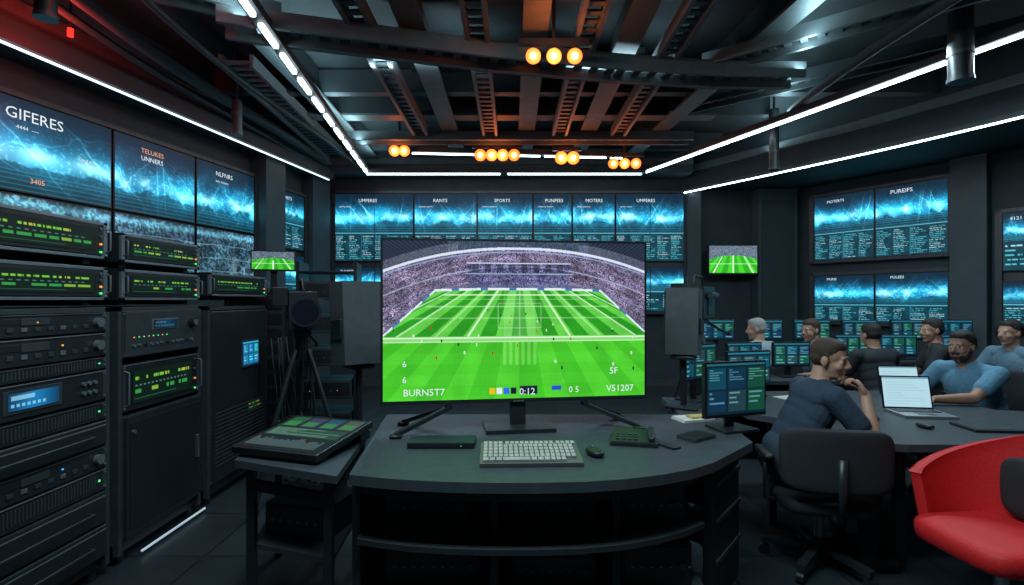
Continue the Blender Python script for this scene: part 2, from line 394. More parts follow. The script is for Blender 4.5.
# slightly arched main gantry
arc=[(-2.3,4.05),(-1.3,4.32),(-.2,4.62),(1.0,4.86),(2.0,5.0),(2.8,5.02)]
for p,q in zip(arc[:-1],arc[1:]):
    ladder(p,q,.26,3.70,BEAM,rung=.16,dep=.14); b.beam((p[0],p[1]+.24,3.78),(q[0],q[1]+.24,3.78),.06,.22,BEAM2)
ladder((-2.3,7.15),(2.5,7.15),.22,3.76,BEAM)
ladder((1.9,5.0),(4.4,3.0),.22,3.80,BEAM)
ladder((2.0,6.4),(4.7,4.3),.22,3.88,BEAM2)
ladder((-1.9,4.2),(-4.1,3.0),.2,3.82,BEAM)
ladder((-2.7,5.0),(-2.85,8.2),.3,3.84,BEAM)
for x0,y0,x1,y1 in((-.85,2.5,-.85,8.4),(.2,2.5,.2,8.4),(1.05,2.5,1.05,8.4),(2.4,3,1.9,8.4),(-2.2,2.5,-2.3,8.4)):
    b.beam((x0,y0,3.99),(x1,y1,3.99),.1,.30,BEAM2); b.beam((x0,y0,3.83),(x1,y1,3.83),.22,.03,BEAM)
for y in(3.4,5.9,6.6,8.1): b.beam((lx(y)+.5,y,4.0),(4.9 if y<6 else 3.3,y,4.0),.12,.26,BEAM2)
for y in(3.4,6.6): b.beam((-2.6,y,3.86),(2.6,y,3.86),.2,.03,BEAM)
for x0,x1 in((-1.12,-.92),(-.78,-.37),(-.23,.12),(.28,.58),(.75,.98),(1.15,1.38)):
    for y0,y1 in((3.55,4.4),(5.3,5.75),(6.05,6.5)): b.box(x0,x1,y0,y1,4.06,4.12,BEAM2); b.box(x0+.05,x1-.05,y0+.06,y1-.06,4.045,4.06,CEIL)
b.finish('ceiling_beams')
b=B()
for x,z,r in((-3.15,3.74,.06),(-3.35,3.70,.035),(-2.6,3.68,.03),(3.3,3.72,.05)):
    b.tube([(x+.1*math.sin(y),y,z) for y in np.linspace(1.5,8.3 if x<3 else 6.0,30)],r,BEAM2,10)
b.finish('ceiling_pipes')
for x,y,z0,z1,r in((3.68,4.2,3.30,3.95,.085),(3.3,6.45,3.15,3.9,.06),(-3.05,3.35,3.35,3.6,.06),(-2.9,5.4,3.25,3.6,.05)):
    b=B(); b.cyl((x,y,z0),(x,y,z1),r,BLK2); b.cyl((x,y,z1),(x,y,H0),.015,BLK2,n=8); b.cyl((x,y,z0-.012),(x,y,z0+.02),r*1.1,DGR); b.cyl((x,y,z0+.2),(x,y,z0+.23),r*1.08,DGR)
    b.finish('hanging_projector_tube')
def spots(xs,y,z,r=.045,power=10):
    b=B(); b.beam((xs[0]-.12,y,z+.13),(xs[-1]+.12,y,z+.13),.05,.05,BLK2)
    for x in xs:
        b.cyl((x,y,z+.12),(x,y,z+.06),.012,BLK2,n=8)
        b.cyl((x,y+.10,z+.03),(x,y-.02,z),r*.8,BLK2,r1=r*1.35)
        b.cyl((x,y-.02,z),(x,y-.035,z-.003),r*1.3,ORG); b.cyl((x,y-.035,z-.003),(x,y-.045,z-.005),r*.62,ORGC)
    b.beam(((xs[0]+xs[-1])/2,y,z+.13),((xs[0]+xs[-1])/2,y,H0),.03,.03,BLK2)
    b.finish('spotlight_bar')
    L=bpy.data.lights.new('spotlight_lamp','POINT'); L.energy=power; L.color=(1,.20,.05); L.shadow_soft_size=.06
    o=bpy.data.objects.new('spotlight_lamp',L); o.location=((xs[0]+xs[-1])/2,y-.18,z-.06); scene.collection.objects.link(o)
spots([.18,.355,.53],4.35,3.56,.048,8)
spots([-1.67,-1.53],7.3,3.62,.058,5)
spots([-.45,-.29,-.13,.03],7.3,3.56,.062,6)
spots([.70,.87],7.3,3.52,.068,6)
spots([1.44,1.6,1.76],7.3,3.44,.055,5)
b=B(); b.cyl((-3.45,4.0,3.62),(-3.45,4.0,3.56),.02,RED); b.cyl((-3.45,4,3.62),(-3.45,4,H0),.008,BLK2,n=8); b.finish('red_signal_lamp')
b=B(); b.cyl((-2.35,3.3,3.95),(-2.35,3.3,3.9),.03,RED); b.cyl((-2.35,3.3,3.95),(-2.35,3.3,H0),.008,BLK2,n=8); b.finish('red_signal_lamp')
def plight(name,loc,e,col,s=.1):
    L=bpy.data.lights.new(name,'POINT'); L.energy=e; L.color=col; L.shadow_soft_size=s
    o=bpy.data.objects.new(name,L); o.location=loc; scene.collection.objects.link(o)
plight('red_lamp',(-3.4,3.9,3.45),14,(1,.05,.03)); plight('red_lamp',(-2.35,3.2,3.8),7,(1,.05,.03))
def alight(name,loc,rot,sx,sy,e,col):
    L=bpy.data.lights.new(name,'AREA'); L.shape='RECTANGLE'; L.size=sx; L.size_y=sy; L.energy=e; L.color=col
    o=bpy.data.objects.new(name,L); o.location=loc; o.rotation_euler=[math.radians(r) for r in rot]; scene.collection.objects.link(o)
CW=(.66,.90,1)
alight('added_overhead_fill',(0,1.2,3.95),(0,0,0),2.4,.6,100,CW)  # overhead fill lights added to brighten desks and room, no fixtures behind them
alight('added_overhead_fill',(3.6,4.4,3.62),(0,0,0),2.0,.12,70,CW)
alight('added_overhead_fill',(-.9,5.6,3.62),(0,0,0),.12,2.5,50,(.55,.88,1))
alight('added_rack_fill',(-.9,2.2,3.7),(0,-48,0),.4,1.6,38,CW)  # fill light added over the aisle to lift the rack fronts
alight('added_ceiling_uplight',(-2.1,5.4,3.70),(180,0,0),.08,5.2,26,(.58,.9,1))  # upward fill lights added to brighten the ceiling structure, not actual cove fittings
alight('added_ceiling_uplight',(3.2,6.0,3.70),(180,0,-22),.08,4.8,26,(.58,.9,1))
alight('added_ceiling_uplight',(-.1,4.9,3.72),(180,0,0),3.6,.06,20,(.66,.9,1))

b=B(); b.box(4.2,4.86,8.72,8.98,0,H0-.75,WALL2); b.box(4.25,4.8,8.70,8.72,.2,3.2,WALL); b.finish('column')
b=B(); b.box(3.02,3.25,8.8,8.98,0,3.4,WALL2); b.finish('column')
def onwall_right(y): return 4.885+(9-y)*.65
ANG=-math.degrees(math.atan2(3.5,2.275))
b=B(T(onwall_right(7.08),7.08)@Rz(ANG)); b.box(0,.38,-.22,-.01,0,3.41,WALL2); b.finish('column')
LA=math.degrees(math.atan2(1,.2088))
b=B(T(lx(7.14),7.14)@Rz(LA)); b.box(0,.42,-.25,-.01,0,3.5,WALL2); b.finish('column')
b=B(T(lx(8.3),8.3)@Rz(LA)); b.box(0,.5,-.2,-.01,0,3.5,WALL2); b.finish('column')
b=B(); b.box(lx(8.9)+.05,4.2,8.93,8.985,0,.12,BEAM2); b.finish('baseboard_back')
b=B(T(lx(2),2)@Rz(LA)); b.box(0,5.0,-.03,-.005,0,.12,BEAM2); b.finish('baseboard_left')

# ------------------------------------------------------------ video walls
def videowall(name,M,panels,depth=.09,labels=()):
    b=B(M)
    xs=[p[0] for p in panels]+[p[1] for p in panels]; zs=[p[2] for p in panels]+[p[3] for p in panels]
    x0,x1,z0,z1=min(xs),max(xs),min(zs),max(zs)
    b.box(x0-.06,x1+.06,-.04,-.005,z0-.06,z1+.06,DGR)
    for px0,px1,pz0,pz1,cv in panels:
        b.box(px0,px1,-depth,-.03,pz0,pz1,BLK)
        b.screen(px0+.012,px1-.012,-depth-.003,pz0+.012,pz1-.012,cv,SCRW)
    b.box(x0-.07,x1+.07,-depth-.02,-.02,z1,z1+.045,DGR); b.box(x0-.07,x1+.07,-depth-.02,-.02,z0-.045,z0,DGR)
    b.box(x0-.07,x0,-depth-.02,-.02,z0-.045,z1+.045,DGR); b.box(x1,x1+.07,-depth-.02,-.02,z0-.045,z1+.045,DGR)
    for l in labels: b.label(l[0],l[1],-depth-.006,l[2],l[3],*(l[4:]))
    return b.finish(name)
ti=['UMPERES','RANTS','SPORTS','PUNPEES','MOTERS']
pan=[];lab=[]
xe=[-3.08,-1.7,-.6,.37,1.05,1.8,3.0]
for i in range(6):
    W_=int(105*(xe[i+1]-xe[i])); pan.append((xe[i],xe[i+1]-.01,2.17,3.35,graphic(W_,110,table=.42,split=i in(0,5))))
    lab.append((ti[i%5],xe[i]+.3*(xe[i+1]-xe[i]),3.20,.08))
    lab.append((ti[(i+2)%5].lower()+' '+ti[(i+1)%5].lower(),xe[i]+.08,3.11,.04))
for i in range(6):
    W_=int(60*(xe[i+1]-xe[i])); pan.append((xe[i],xe[i+1]-.01,1.30,2.08,graphic(W_,60,table=.45))); lab.append((ti[(i+3)%5],xe[i]+.1,1.98,.06))
videowall('video_wall',T(0,8.985),pan,labels=lab)
def Lx(y): return (y-2)/math.sin(math.radians(LA))
ML=T(lx(2),2)@Rz(LA)
pan=[(Lx(3.2),Lx(5.11),2.41,3.2,graphic(200,95,table=.0,red=.8,split=False,glowk=.85)),(Lx(5.13),Lx(6.11),2.41,3.2,graphic(115,95,table=.0,red=.1,split=False)),(Lx(6.13),Lx(7.1),2.41,3.2,graphic(115,95,table=.0,split=False))]
for a,c_ in((3.2,5.11),(5.13,6.11),(6.13,7.1)): pan.append((Lx(a),Lx(c_),1.62,2.39,crowd(int(110*(c_-a)),76,1.0)))
videowall('video_wall',ML,pan,labels=[('GIFERES',Lx(4.22),3.02,.13),('4444  ----',Lx(4.3),2.94,.045),('umd arts',Lx(4.8),2.80,.045),('TELUKES',Lx(5.42),3.06,.07,STXO),('UNNERS',Lx(5.42),2.98,.07),('NLFNRS',Lx(6.42),3.06,.08),('arts moters',Lx(6.42),2.98,.045),('3405',Lx(4.4),2.5,.06,STXO)])
pan=[(Lx(7.62),Lx(8.22),2.28,3.15,graphic(65,95,table=.45)),(Lx(7.62),Lx(8.22),1.3,2.2,graphic(60,80,table=.5))]
videowall('video_wall',ML,pan,labels=[('ARTS',Lx(7.75),3.03,.07)])
def Rx(y): return (9-y)/math.sin(math.radians(-ANG))
MR=T(4.885,9)@Rz(ANG)
y0,y1=8.62,7.12; ym=(y0+y1)/2
videowall('video_wall',MR,[(Rx(y0),Rx(ym)-.005,2.15,3.2,graphic(105,115,table=.42,split=False)),(Rx(ym),Rx(y1),2.15,3.2,graphic(105,115,table=.42,split=False))],labels=[('MOTERTS',Rx(8.45),3.08,.06),('PUREIFS',Rx(7.7),3.08,.08)])
videowall('video_wall',MR,[(Rx(y0),Rx(ym)-.005,1.15,1.9,graphic(105,85,table=.36,split=False)),(Rx(ym),Rx(y1),1.15,1.9,graphic(105,85,table=.36,split=False))],labels=[('MUNS',Rx(8.45),1.82,.055),('PULEES',Rx(7.7),1.82,.055)])
videowall('video_wall',MR,[(Rx(6.66),Rx(6.2),1.87,2.62,graphic(50,75,table=.5)),(Rx(6.66),Rx(6.2),1.15,1.74,graphic(50,60,table=.5))],labels=[('4121',Rx(6.6),2.52,.06)])
b=B(T(0,8.99)); b.box(3.33,4.18,-.3,-.24,1.93,2.44,BLK); b.box(3.7,3.84,-.24,0,2.1,2.25,BLK2)
b.screen(3.35,4.16,-.303,1.96,2.42,pitch_small(90,52),SCRW); b.finish('wall_mounted_monitor',.004)

# ------------------------------------------------------------ equipment racks (left)
def rack(name,y0,y1,units,zcab,x=-2.2,dep=.7):
    w=y1-y0; b=B(T(x,y0)@Rz(90))
    b.box(0,w,.03,dep,.06,.12,BLK2); b.box(0,.03,.0,dep,.06,zcab,DGR); b.box(w-.03,w,0,dep,.06,zcab,DGR)
    b.box(0,w,0.0,dep,zcab-.025,zcab,DGR); b.box(.03,w-.03,dep-.02,dep,.1,zcab-.02,BLK)
    for xx in(.05,w-.09):
        for yy in(.05,dep-.1): b.cyl((xx+.02,yy,0),(xx+.02,yy,.06),.025,BLK,n=12)
    for k,u in enumerate(units):
        t,z0,z1=u[:3]; a0,a1=(.03,w-.03) if z1<=zcab else (.02,w-.02)
        h=z1-z0
        b.box(a0,a1,.012,dep-.08,z0,z1,BLK2)
        if z1>zcab:
            for q in(.07,w-.12): b.box(q,q+.05,.05,.5,z0-.03,z0,BLK)
            b.box(a0,a1,-.004,.012,z1-.016,z1,GRY); b.box(a0,a1,-.004,.012,z0,z0+.014,GRY)
            b.box(a0,a0+.026,-.004,.012,z0,z1,GRY); b.box(a1-.026,a1,-.004,.012,z0,z1,GRY)
        else:
            b.box(a0,a1,-.002,.012,z0+.003,z1-.003,BLK2)
            b.box(a0+.003,a1-.003,-.006,0,z1-.009,z1-.004,GRY if k%2 else DGR)
            b.box(a0,a0+.02,-.004,0,z0+.006,z1-.006,DGR); b.box(a1-.02,a1,-.004,0,z0+.006,z1-.006,DGR)
        for q in(a0+.011,a1-.011):
            for zz in(z0+.02,z1-.02): b.cyl((q,-.004,zz),(q,-.009,zz),.006,SIL,n=8)
        if t=='meter':
            b.box(a0+.04,a1-.04,-.003,.01,z0+.02,z1-.02,BLK)
            b.screen(a0+.07,a1-.08,-.006,z0+.036,z1-.036,green_meter(130,44,seed=k+int(y0*10)))
            for i in range(4): b.cyl((a1-.05,-.004,z0+.035+i*(h-.07)/3),(a1-.05,-.012,z0+.035+i*(h-.07)/3),.006,[LG,LO,GRY,GRY][i],n=8)
            for q in(a0+.013,a1-.013): b.tube([(q,-.004,z0+.035),(q,-.03,z0+.045),(q,-.03,z1-.045),(q,-.004,z1-.035)],.005,GRY,6)
        elif t=='lcd':
            m=a0+(a1-a0)*.32; b.box(m-.06,m+.23,-.006,0,z0+.03,z1-.025,DGR); b.screen(m-.04,m+.21,-.009,z0+.045,z1-.04,blue_lcd(70,28,k)*.9)
            for i in range(6):
                xx=a1-.22+.035*(i%3+.3)+.06; zz=z0+h*(.35 if i<3 else .65); b.cyl((xx,-.004,zz),(xx,-.016,zz),.010,GRY,n=12)
            for i in range(3): b.box(a0+.03,a0+.06,-.006,0,z0+.03+i*.035,z0+.045+i*.035,LB if i==1 else GRY)
        elif t=='dev':
            for i in range(9):
                xx=a0+.06+i*(a1-a0-.14)/9; b.box(xx,xx+.028,-.007,0,z0+h*.25,z0+h*.42,GRY if i%3==0 else DGR)
                if (i*7+k)%5==0: b.box(xx+.008,xx+.015,-.008,0,z0+h*.6,z0+h*.66,[LO,LG,LB][(i+k)%3])
            b.cyl((a1-.06,-.002,z0+h/2),(a1-.06,-.028,z0+h/2),min(.025,h*.3),GRY,n=18)
            b.box(a0+.05,a0+(a1-a0)*.5,-.004,0,z0+h*.55,z0+h*.8,BLK); b.box(a0+.26,a0+.40,-.006,0,z0+h*.52,z0+h*.82,DGR)
        elif t=='vent':
            n=int((a1-a0-.1)/.018)
            for i in range(n):
                xx=a0+.05+i*.018; b.box(xx,xx+.008,-.005,0,z0+h*.2,z0+h*.8,DGR)
            b.box(a1-.05,a1-.04,-.006,0,z0+h*.45,z0+h*.55,LG)
        elif t=='drawer':
            b.box(a0+.01,a1-.01,-.012,0,z0+.01,z1-.01,BLK2); b.box(a0+.012,a1-.012,-.014,0,z1-.03,z1-.022,GRY)
            b.tube([(a0+.12,-.012,z0+h*.5),(a0+.12,-.04,z0+h*.5),(a1-.12,-.04,z0+h*.5),(a1-.12,-.012,z0+h*.5)],.006,DGR)
        elif t=='amp':
            b.box(a0+.01,a1-.01,-.012,0,z0+.01,z1-.01,DGR); b.box(a0+.22,a0+.46,-.016,0,z1-.12,z1-.055,GRY); b.screen(a0+.23,a0+.45,-.019,z1-.112,z1-.063,blue_lcd(60,20,k)*.45)
            b.cyl((a1-.1,-.012,z1-.09),(a1-.1,-.045,z1-.09),.032,BLK,n=24); b.cyl((a1-.1,-.045,z1-.09),(a1-.1,-.05,z1-.09),.02,GRY,n=24)
            for i in range(12): b.cyl((a0+.07+i*.048,-.012,z0+.07),(a0+.07+i*.048,-.022,z0+.07),.009,[GRY,SIL,BLK,GRY][i%4],n=10)
            for i in range(8): b.box(a0+.07+i*.04,a0+.08+i*.04,-.014,0,z1-.16,z1-.154,LG if i%3 else LO)
        elif t=='door':
            b.box(a0+.005,a1-.005,-.02,0,z0+.01,z1-.01,BLK2); b.box(a0+.03,a1-.03,-.023,0,z0+.04,z1-.04,BLK)
            b.box(a1-.07,a1-.05,-.04,-.02,z0+h*.4,z0+h*.62,SIL); b.cyl((a0+.06,-.02,z1-.1),(a0+.06,-.03,z1-.1),.012,SIL)
        elif t=='panel':
            b.box(a0+.01,a1-.01,-.01,0,z0+.01,z1-.01,BLK2)
            cc=software(60,50,3); b.box(a0+.40,a0+.68,-.02,0,z1-.47,z1-.25,DGR); b.screen(a0+.415,a0+.665,-.023,z1-.455,z1-.265,np.clip(cc*1.2+np.array([0,.15,.25]),0,1))
            for i in range(14): b.box(a0+.05,a1-.05,-.014,0,z0+.12+i*.03,z0+.13+i*.03,DGR)
            b.screen(a0+.5,a0+.72,-.013,z1-.85,z1-.76,green_meter(50,30,5)*.7)
    return b.finish(name,.002)
rack('equipment_rack',2.0,2.80,[('meter',1.72,1.915),('meter',1.50,1.675),
  ('dev',1.33,1.435),('dev',1.20,1.325),('vent',1.13,1.195),('lcd',.965,1.125),('vent',.86,.955),('drawer',.72,.855),('dev',.60,.715),('vent',.48,.595),('drawer',.30,.475),('drawer',.12,.295)],1.46)
rack('equipment_rack',2.86,3.62,[('meter',1.715,1.88),('meter',1.50,1.675),('amp',1.165,1.44),('meter',.86,1.13),('door',.14,.84)],1.46,dep=.72)
rack('equipment_rack',3.70,4.60,[('meter',1.53,1.70),('panel',.14,1.42)],1.45)

# ------------------------------------------------------------ monitors, laptops
def monitor(name,x,y,zb,ang,w,h,cv,zc=None,m=None):
    zc=zc or zb+.13+h/2; b=B(T(x,y,0)@Rz(ang))
    b.box(-w/2,w/2,-.015,.012,zc-h/2,zc+h/2,BLK); b.box(-w*.3,w*.3,.012,.04,zc-h*.32,zc+h*.3,BLK)
    b.screen(-w/2+.012,w/2-.012,-.018,zc-h/2+.018,zc+h/2-.012,cv,m)
    b.box(-.03,.03,.035,.055,zb+.01,zc,BLK2); b.prism([(-.12,-.07),(.12,-.07),(.10,.13),(-.10,.13)],zb+.001,zb+.014,BLK2)
    return b.finish(name,.003)
def laptop(x,y,zb,ang,cv,w=.31,tilt=12):
    b=B(T(x,y,zb+.001)@Rz(ang)); b.box(-w/2,w/2,-.24,0,0,.016,LAPS); b.box(-w/2+.02,w/2-.02,-.12,-.02,.016,.0175,BLK)
    for r in range(4):
        for q in range(11): b.box(-w/2+.026+q*.0237,-w/2+.045+q*.0237,-.045-.023*r,-.027-.023*r,.0175,.020,DGR)
    b.box(-.05,.05,-.205,-.135,.016,.0168,DGR)
    b.M=b.M@Matrix.Rotation(math.radians(-tilt),4,'X'); b.box(-w/2,w/2,-.0,.008,.014,.235,BLK); b.screen(-w/2+.01,w/2-.01,-.002,.026,.226,cv)
    return b.finish('laptop',.002)

# ------------------------------------------------------------ main desk
DZ=.75
b=B()
front=[(-.70,2.20),(-.58,2.165),(-.45,2.135),(-.28,2.112),(-.1,2.10),(.1,2.10),(.3,2.112),(.48,2.145),(.65,2.20),(.80,2.27),(.93,2.36)]
poly=front+[(1.27,2.70),(1.33,3.25),(1.5,3.95),(1.15,3.95),(1.10,3.36),(-.82,3.36)]
b.prism(poly,DZ-.045,DZ,DESK,DESKE)
fr2=[(x*.97,y+.10) for x,y in front]
b.prism(fr2+[(.9,3.2),(-.75,3.2)],DZ-.12,DZ-.046,BLK2)
for z in(.42,.12): b.prism([(x*.98,y+.06) for x,y in front]+[(.92,3.1),(-.72,3.1)],z,z+.025,DESKE,DGR)
b.box(-.72,-.68,2.3,3.25,0,DZ-.05,BLK2); b.box(-.1,-.06,2.3,3.1,0,DZ-.05,BLK2); b.box(.45,.49,2.3,3.1,0,DZ-.05,BLK2)
b.box(-.7,.9,3.05,3.09,0,DZ-.05,BLK)
b.prism([(.93,2.5),(.97,2.47),(1.24,2.80),(1.24,3.2),(1.2,3.2),(1.2,2.86)],0.0,DZ-.05,BLK2)
b.box(1.2,1.24,3.7,3.9,0,DZ-.05,BLK2)
for z in(.2,.4,.58): b.prism([(1.0,2.5),(1.25,2.80),(1.24,3.1),(1.0,3.1)],z,z+.02,DESKE)
b.finish('control_desk',.006)
b=B()
for x0,x1,z,h,t in((-.6,-.2,.446,.16,0),(0,.4,.446,.13,1),(.52,.82,.446,.18,0),(-.6,-.15,.146,.2,1),(0,.4,.146,.15,0),(.52,.85,.146,.2,1)):
    y0=2.42; b.box(x0,x1,y0,y0+.4,z,z+h,BLK2); b.box(x0+.01,x1-.01,y0-.006,y0,z+.01,z+h-.01,BLK2)
    for i in range(7): b.box(x0+.04+i*.045,x0+.055+i*.045,y0-.010,y0-.005,z+h*.45,z+h*.50,GRY)
    b.cyl((x1-.05,y0-.004,z+h*.5),(x1-.05,y0-.02,z+h*.5),.018,DGR)
b.finish('av_receiver',.003)
b=B()
for z,h in((.221,.12),(.421,.10),(.601,.08)):
    b.M=T(1.14,2.72)@Rz(48); b.box(-.13,.13,0,.2,z,z+h,BLK2); b.box(-.12,.12,-.005,0,z+.01,z+h-.01,DGR)
    for i in range(5): b.box(-.1+i*.04,-.09+i*.04,-.008,0,z+h*.4,z+h*.5,GRY)
b.finish('network_switch',.003)

# big TV
b=B(T(.034,3.01,0)@Rz(8.0)); w=1.57; zt,zb=1.852,.905
b.box(-w/2,w/2,-.02,.02,zb,zt,BLK); b.box(-w/2*.9,w/2*.9,.02,.06,zb+.04,zt-.25,BLK2)
b.screen(-w/2+.014,w/2-.014,-.023,zb+.022,zt-.014,stadium(),SCRTV)
ys=-.026
b.label('BURN5T7',-.66,ys,.955,.055); b.label('6',-.665,ys,1.03,.05); b.label('6',-.665,ys,1.12,.05)
b.label('V51207',.53,ys,.955,.055); b.label('5F',.55,ys,1.06,.055); b.label('0:12',.005,ys,.948,.055); b.label('0 5',.30,ys,.955,.05)
b.box(-w/2,w/2,-.026,-.02,zb,zb+.018,BLK2); b.box(-.03,.03,-.028,-.02,zb+.004,zb+.012,SIL)
for s in(-1,1):
    x0=s*w*.25; x1=s*w*.44
    b.beam((x0,0,zb+.01),(x0+s*.02,0,zb-.03),.06,.03,BLK2)
    b.beam((x0,0.0,zb-.02),(x1,-.14,DZ+.018),.035,.022,BLK2); b.beam((x0,0,zb-.02),(x1-s*.02,.16,DZ+.018),.035,.022,BLK2)
    for yy in(-.14,.16): b.rbox((x1-(s*.02 if yy>0 else 0),yy,DZ+.012),(.07,.05,.022),BLK2,.5,12)
b.box(-.045,.045,-.01,.03,DZ+.02,zb+.05,BLK2); b.box(-.2,.2,-.14,.12,DZ+.001,DZ+.022,BLK2)
b.finish('television',.003)

# keyboard
b=B(T(.085,2.42,DZ+.012)@Rz(2)@Matrix.Rotation(math.radians(6),4,'X'))
b.box(-.235,.235,-.125,.125,.002,.02,KEYB)
for r in range(6):
    x=-.222
    widths=[.024]*18 if r!=5 else [.03,.03,.03,.13,.03,.03,.03,.024,.024,.024]
    for q,wd in enumerate(widths):
        if x+wd>.226: break
        y1_=.113-r*.038
        b.box(x+.0025,x+wd-.0025,y1_-.032,y1_,.02,.031,KEY)
        x+=wd+(.008 if q in(3,13) and r==0 else 0)
b.box(-.22,-.2,.08,.1,-.018,.002,KEYB); b.box(.2,.22,.08,.1,-.018,.002,KEYB)
b.finish('computer_keyboard',.0015)
b=B(T(.40,2.47,DZ)@Rz(20)); b.rbox((0,0,.018),(.07,.12,.036),BLK,.75,20); b.cyl((-.004,.028,.034),(.004,.028,.034),.009,GRY,n=12); b.box(-.001,.001,.01,.05,.033,.0365,DGR); b.finish('computer_mouse')
b=B(T(-.36,2.65,DZ+.001)); b.box(-.17,.17,-.07,.07,0,.03,BLK2); b.box(-.165,.165,-.073,-.07,.004,.026,BLK); b.box(.1,.106,-.075,-.072,.012,.015,LG); b.finish('set_top_box',.004)
b=B(T(.64,2.70,DZ+.001)@Rz(-12)); b.box(-.12,.12,-.09,.09,0,.02,BLK2); b.M=b.M@T(0,0,.02)@Matrix.Rotation(math.radians(10),4,'X'); b.box(-.11,.11,-.085,.085,-.005,.018,BLK)
for i in range(12): b.box(-.09+.03*(i%4),-.07+.03*(i%4),-.06+.03*(i//4),-.045+.03*(i//4),.018,.024,DGR)
b.rbox((.09,0,.03),(.035,.16,.03),BLK,.5,14); b.finish('desk_phone',.002)
b=B(T(.80,2.62,DZ+.001)@Rz(30)); b.box(-.03,.03,-.06,.06,0,.012,BLK2); b.finish('smartphone',.004)
b=B(T(1.0,2.78,DZ+.001)@Rz(35)); b.box(-.09,.09,-.06,.06,0,.02,DGR); b.box(-.08,.08,-.055,.055,.02,.022,BLK); b.finish('intercom_box',.003)
b=B(T(1.13,3.20,DZ+.001)@Rz(15))
for i in range(4): b.box(-.11+.004*i,.10+.004*i,-.07,.075,i*.004,i*.004+.0035,PAP)
b.box(-.03,.09,-.04,.03,.017,.028,mat('notepad_yellow',(.55,.4,.12),.7)); b.finish('paper_stack')
monitor('desktop_monitor',1.28,2.95,DZ,18,.43,.32,np.clip(software(100,64,11)*.85,0,1),zc=.99)
b_=software(70,44,12)*.9
monitor('desktop_monitor',1.38,3.80,DZ,32,.38,.27,b_,zc=1.04)

# small table on left with slanted console
b=B(); tp=[(-1.33,2.45),(-.76,2.22),(-.84,3.05),(-1.45,3.10)]
b.prism(tp,.70,.735,DESK,DESKE)
for x,y in((-1.27,2.5),(-.83,2.32),(-.88,2.98),(-1.37,3.02)): b.box(x-.02,x+.02,y-.02,y+.02,0,.70,BLK2)
b.prism([(-1.28,2.52),(-.83,2.36),(-.87,3.0),(-1.38,3.02)],.28,.305,DESKE)
b.beam((-1.27,2.5,.6),(-.83,2.32,.6),.03,.05,BLK2); b.beam((-.83,2.32,.6),(-.88,2.98,.6),.03,.05,BLK2)
b.finish('side_table',.004)
b=B(T(-1.06,2.66,.75)@Rz(-18)@Matrix.Rotation(math.radians(7),4,'X'))
b.box(-.25,.25,-.24,.22,.03,.065,BLK)
sc=canvas(110,100,(.08,.12,.14))
for q in range(4):
    col=[(.16,.42,.25),(.25,.28,.38),(.18,.35,.45),(.34,.38,.32)][q]; rect(sc,4+q*27,4,4+q*27+23,34,col,.8)
    rect(sc,6+q*27,18,6+q*27+18,32,(.22,.55,.28),.8)
rect(sc,4,38,106,62,(.15,.32,.24),.9)
for i in range(24): rect(sc,5+i*4,68+rng.integers(0,10),7+i*4,92,(.35,.55,.58) if i%4 else (.6,.5,.35),.8)
for i in range(7): rect(sc,6,40+i*3,6+rng.integers(20,96),41+i*3,(.6,.78,.7),.7)
sv=b.M; b.M=b.M@T(0,-.225,.067)@Matrix.Rotation(math.radians(-90),4,'X'); b.screen(-.235,.235,0,0,.43,sc*.9); b.M=sv
b.box(-.24,.24,-.2,-.15,.015,.03,BLK2); b.box(-.24,.24,.12,.2,-.02,.03,BLK2)
b.finish('touch_mixing_console',.004)
b=B(T(-1.05,2.72,.306)@Rz(-15)); b.box(-.18,.18,-.15,.15,0,.16,BLK2); b.box(-.17,.17,-.155,-.15,.01,.15,DGR)
for i in range(6): b.box(-.14+i*.05,-.12+i*.05,-.159,-.154,.07,.09,GRY)
b.finish('power_amplifier',.003)

def speaker(x,y,z0,z1,w,d,ang,tilt=0,m1=DGR,m2=BLK2,zf=0.0):
    b=B(T(x,y)@Rz(ang))
    b.box(-.11,.11,-.11,.11,zf+.001,zf+.02,BLK2); b.cyl((0,0,zf+.02),(0,0,z0-.02),.022,BLK2); b.box(-.08,.08,-.08,.08,z0-.03,z0-.005,BLK2)
    b.M=b.M@T(0,0,z0)@Matrix.Rotation(math.radians(tilt),4,'Y')
    h=z1-z0; vs=[(-w/2,-d/2),(w/2,-d/2),(w*.42,d/2),(-w*.42,d/2)]
    b.prism(vs,0,h,m1); b.box(-w/2+.012,w/2-.012,-d/2-.012,-d/2,.015,h-.015,m2)
    b.cyl((0,-d/2-.012,h*.33),(0,-d/2-.016,h*.33),w*.36,DGR,n=28); b.cyl((0,-d/2-.016,h*.33),(0,-d/2-.02,h*.33),w*.28,BLK,r1=w*.1,n=28)
    b.cyl((0,-d/2-.012,h*.75),(0,-d/2-.016,h*.75),w*.16,DGR,n=24); b.cyl((0,-d/2-.016,h*.75),(0,-d/2-.022,h*.75),w*.07,GRY,n=20)
    b.box(-w*.3,w*.3,d/2,d/2+.012,h*.3,h*.55,BLK2)
    return b.finish('loudspeaker',.006)
speaker(-1.06,3.55,1.06,1.62,.27,.30,132,5,CAB,BLK2)
speaker(1.20,3.58,1.12,1.58,.20,.22,-118,-4,CAB,BLK2,zf=DZ)

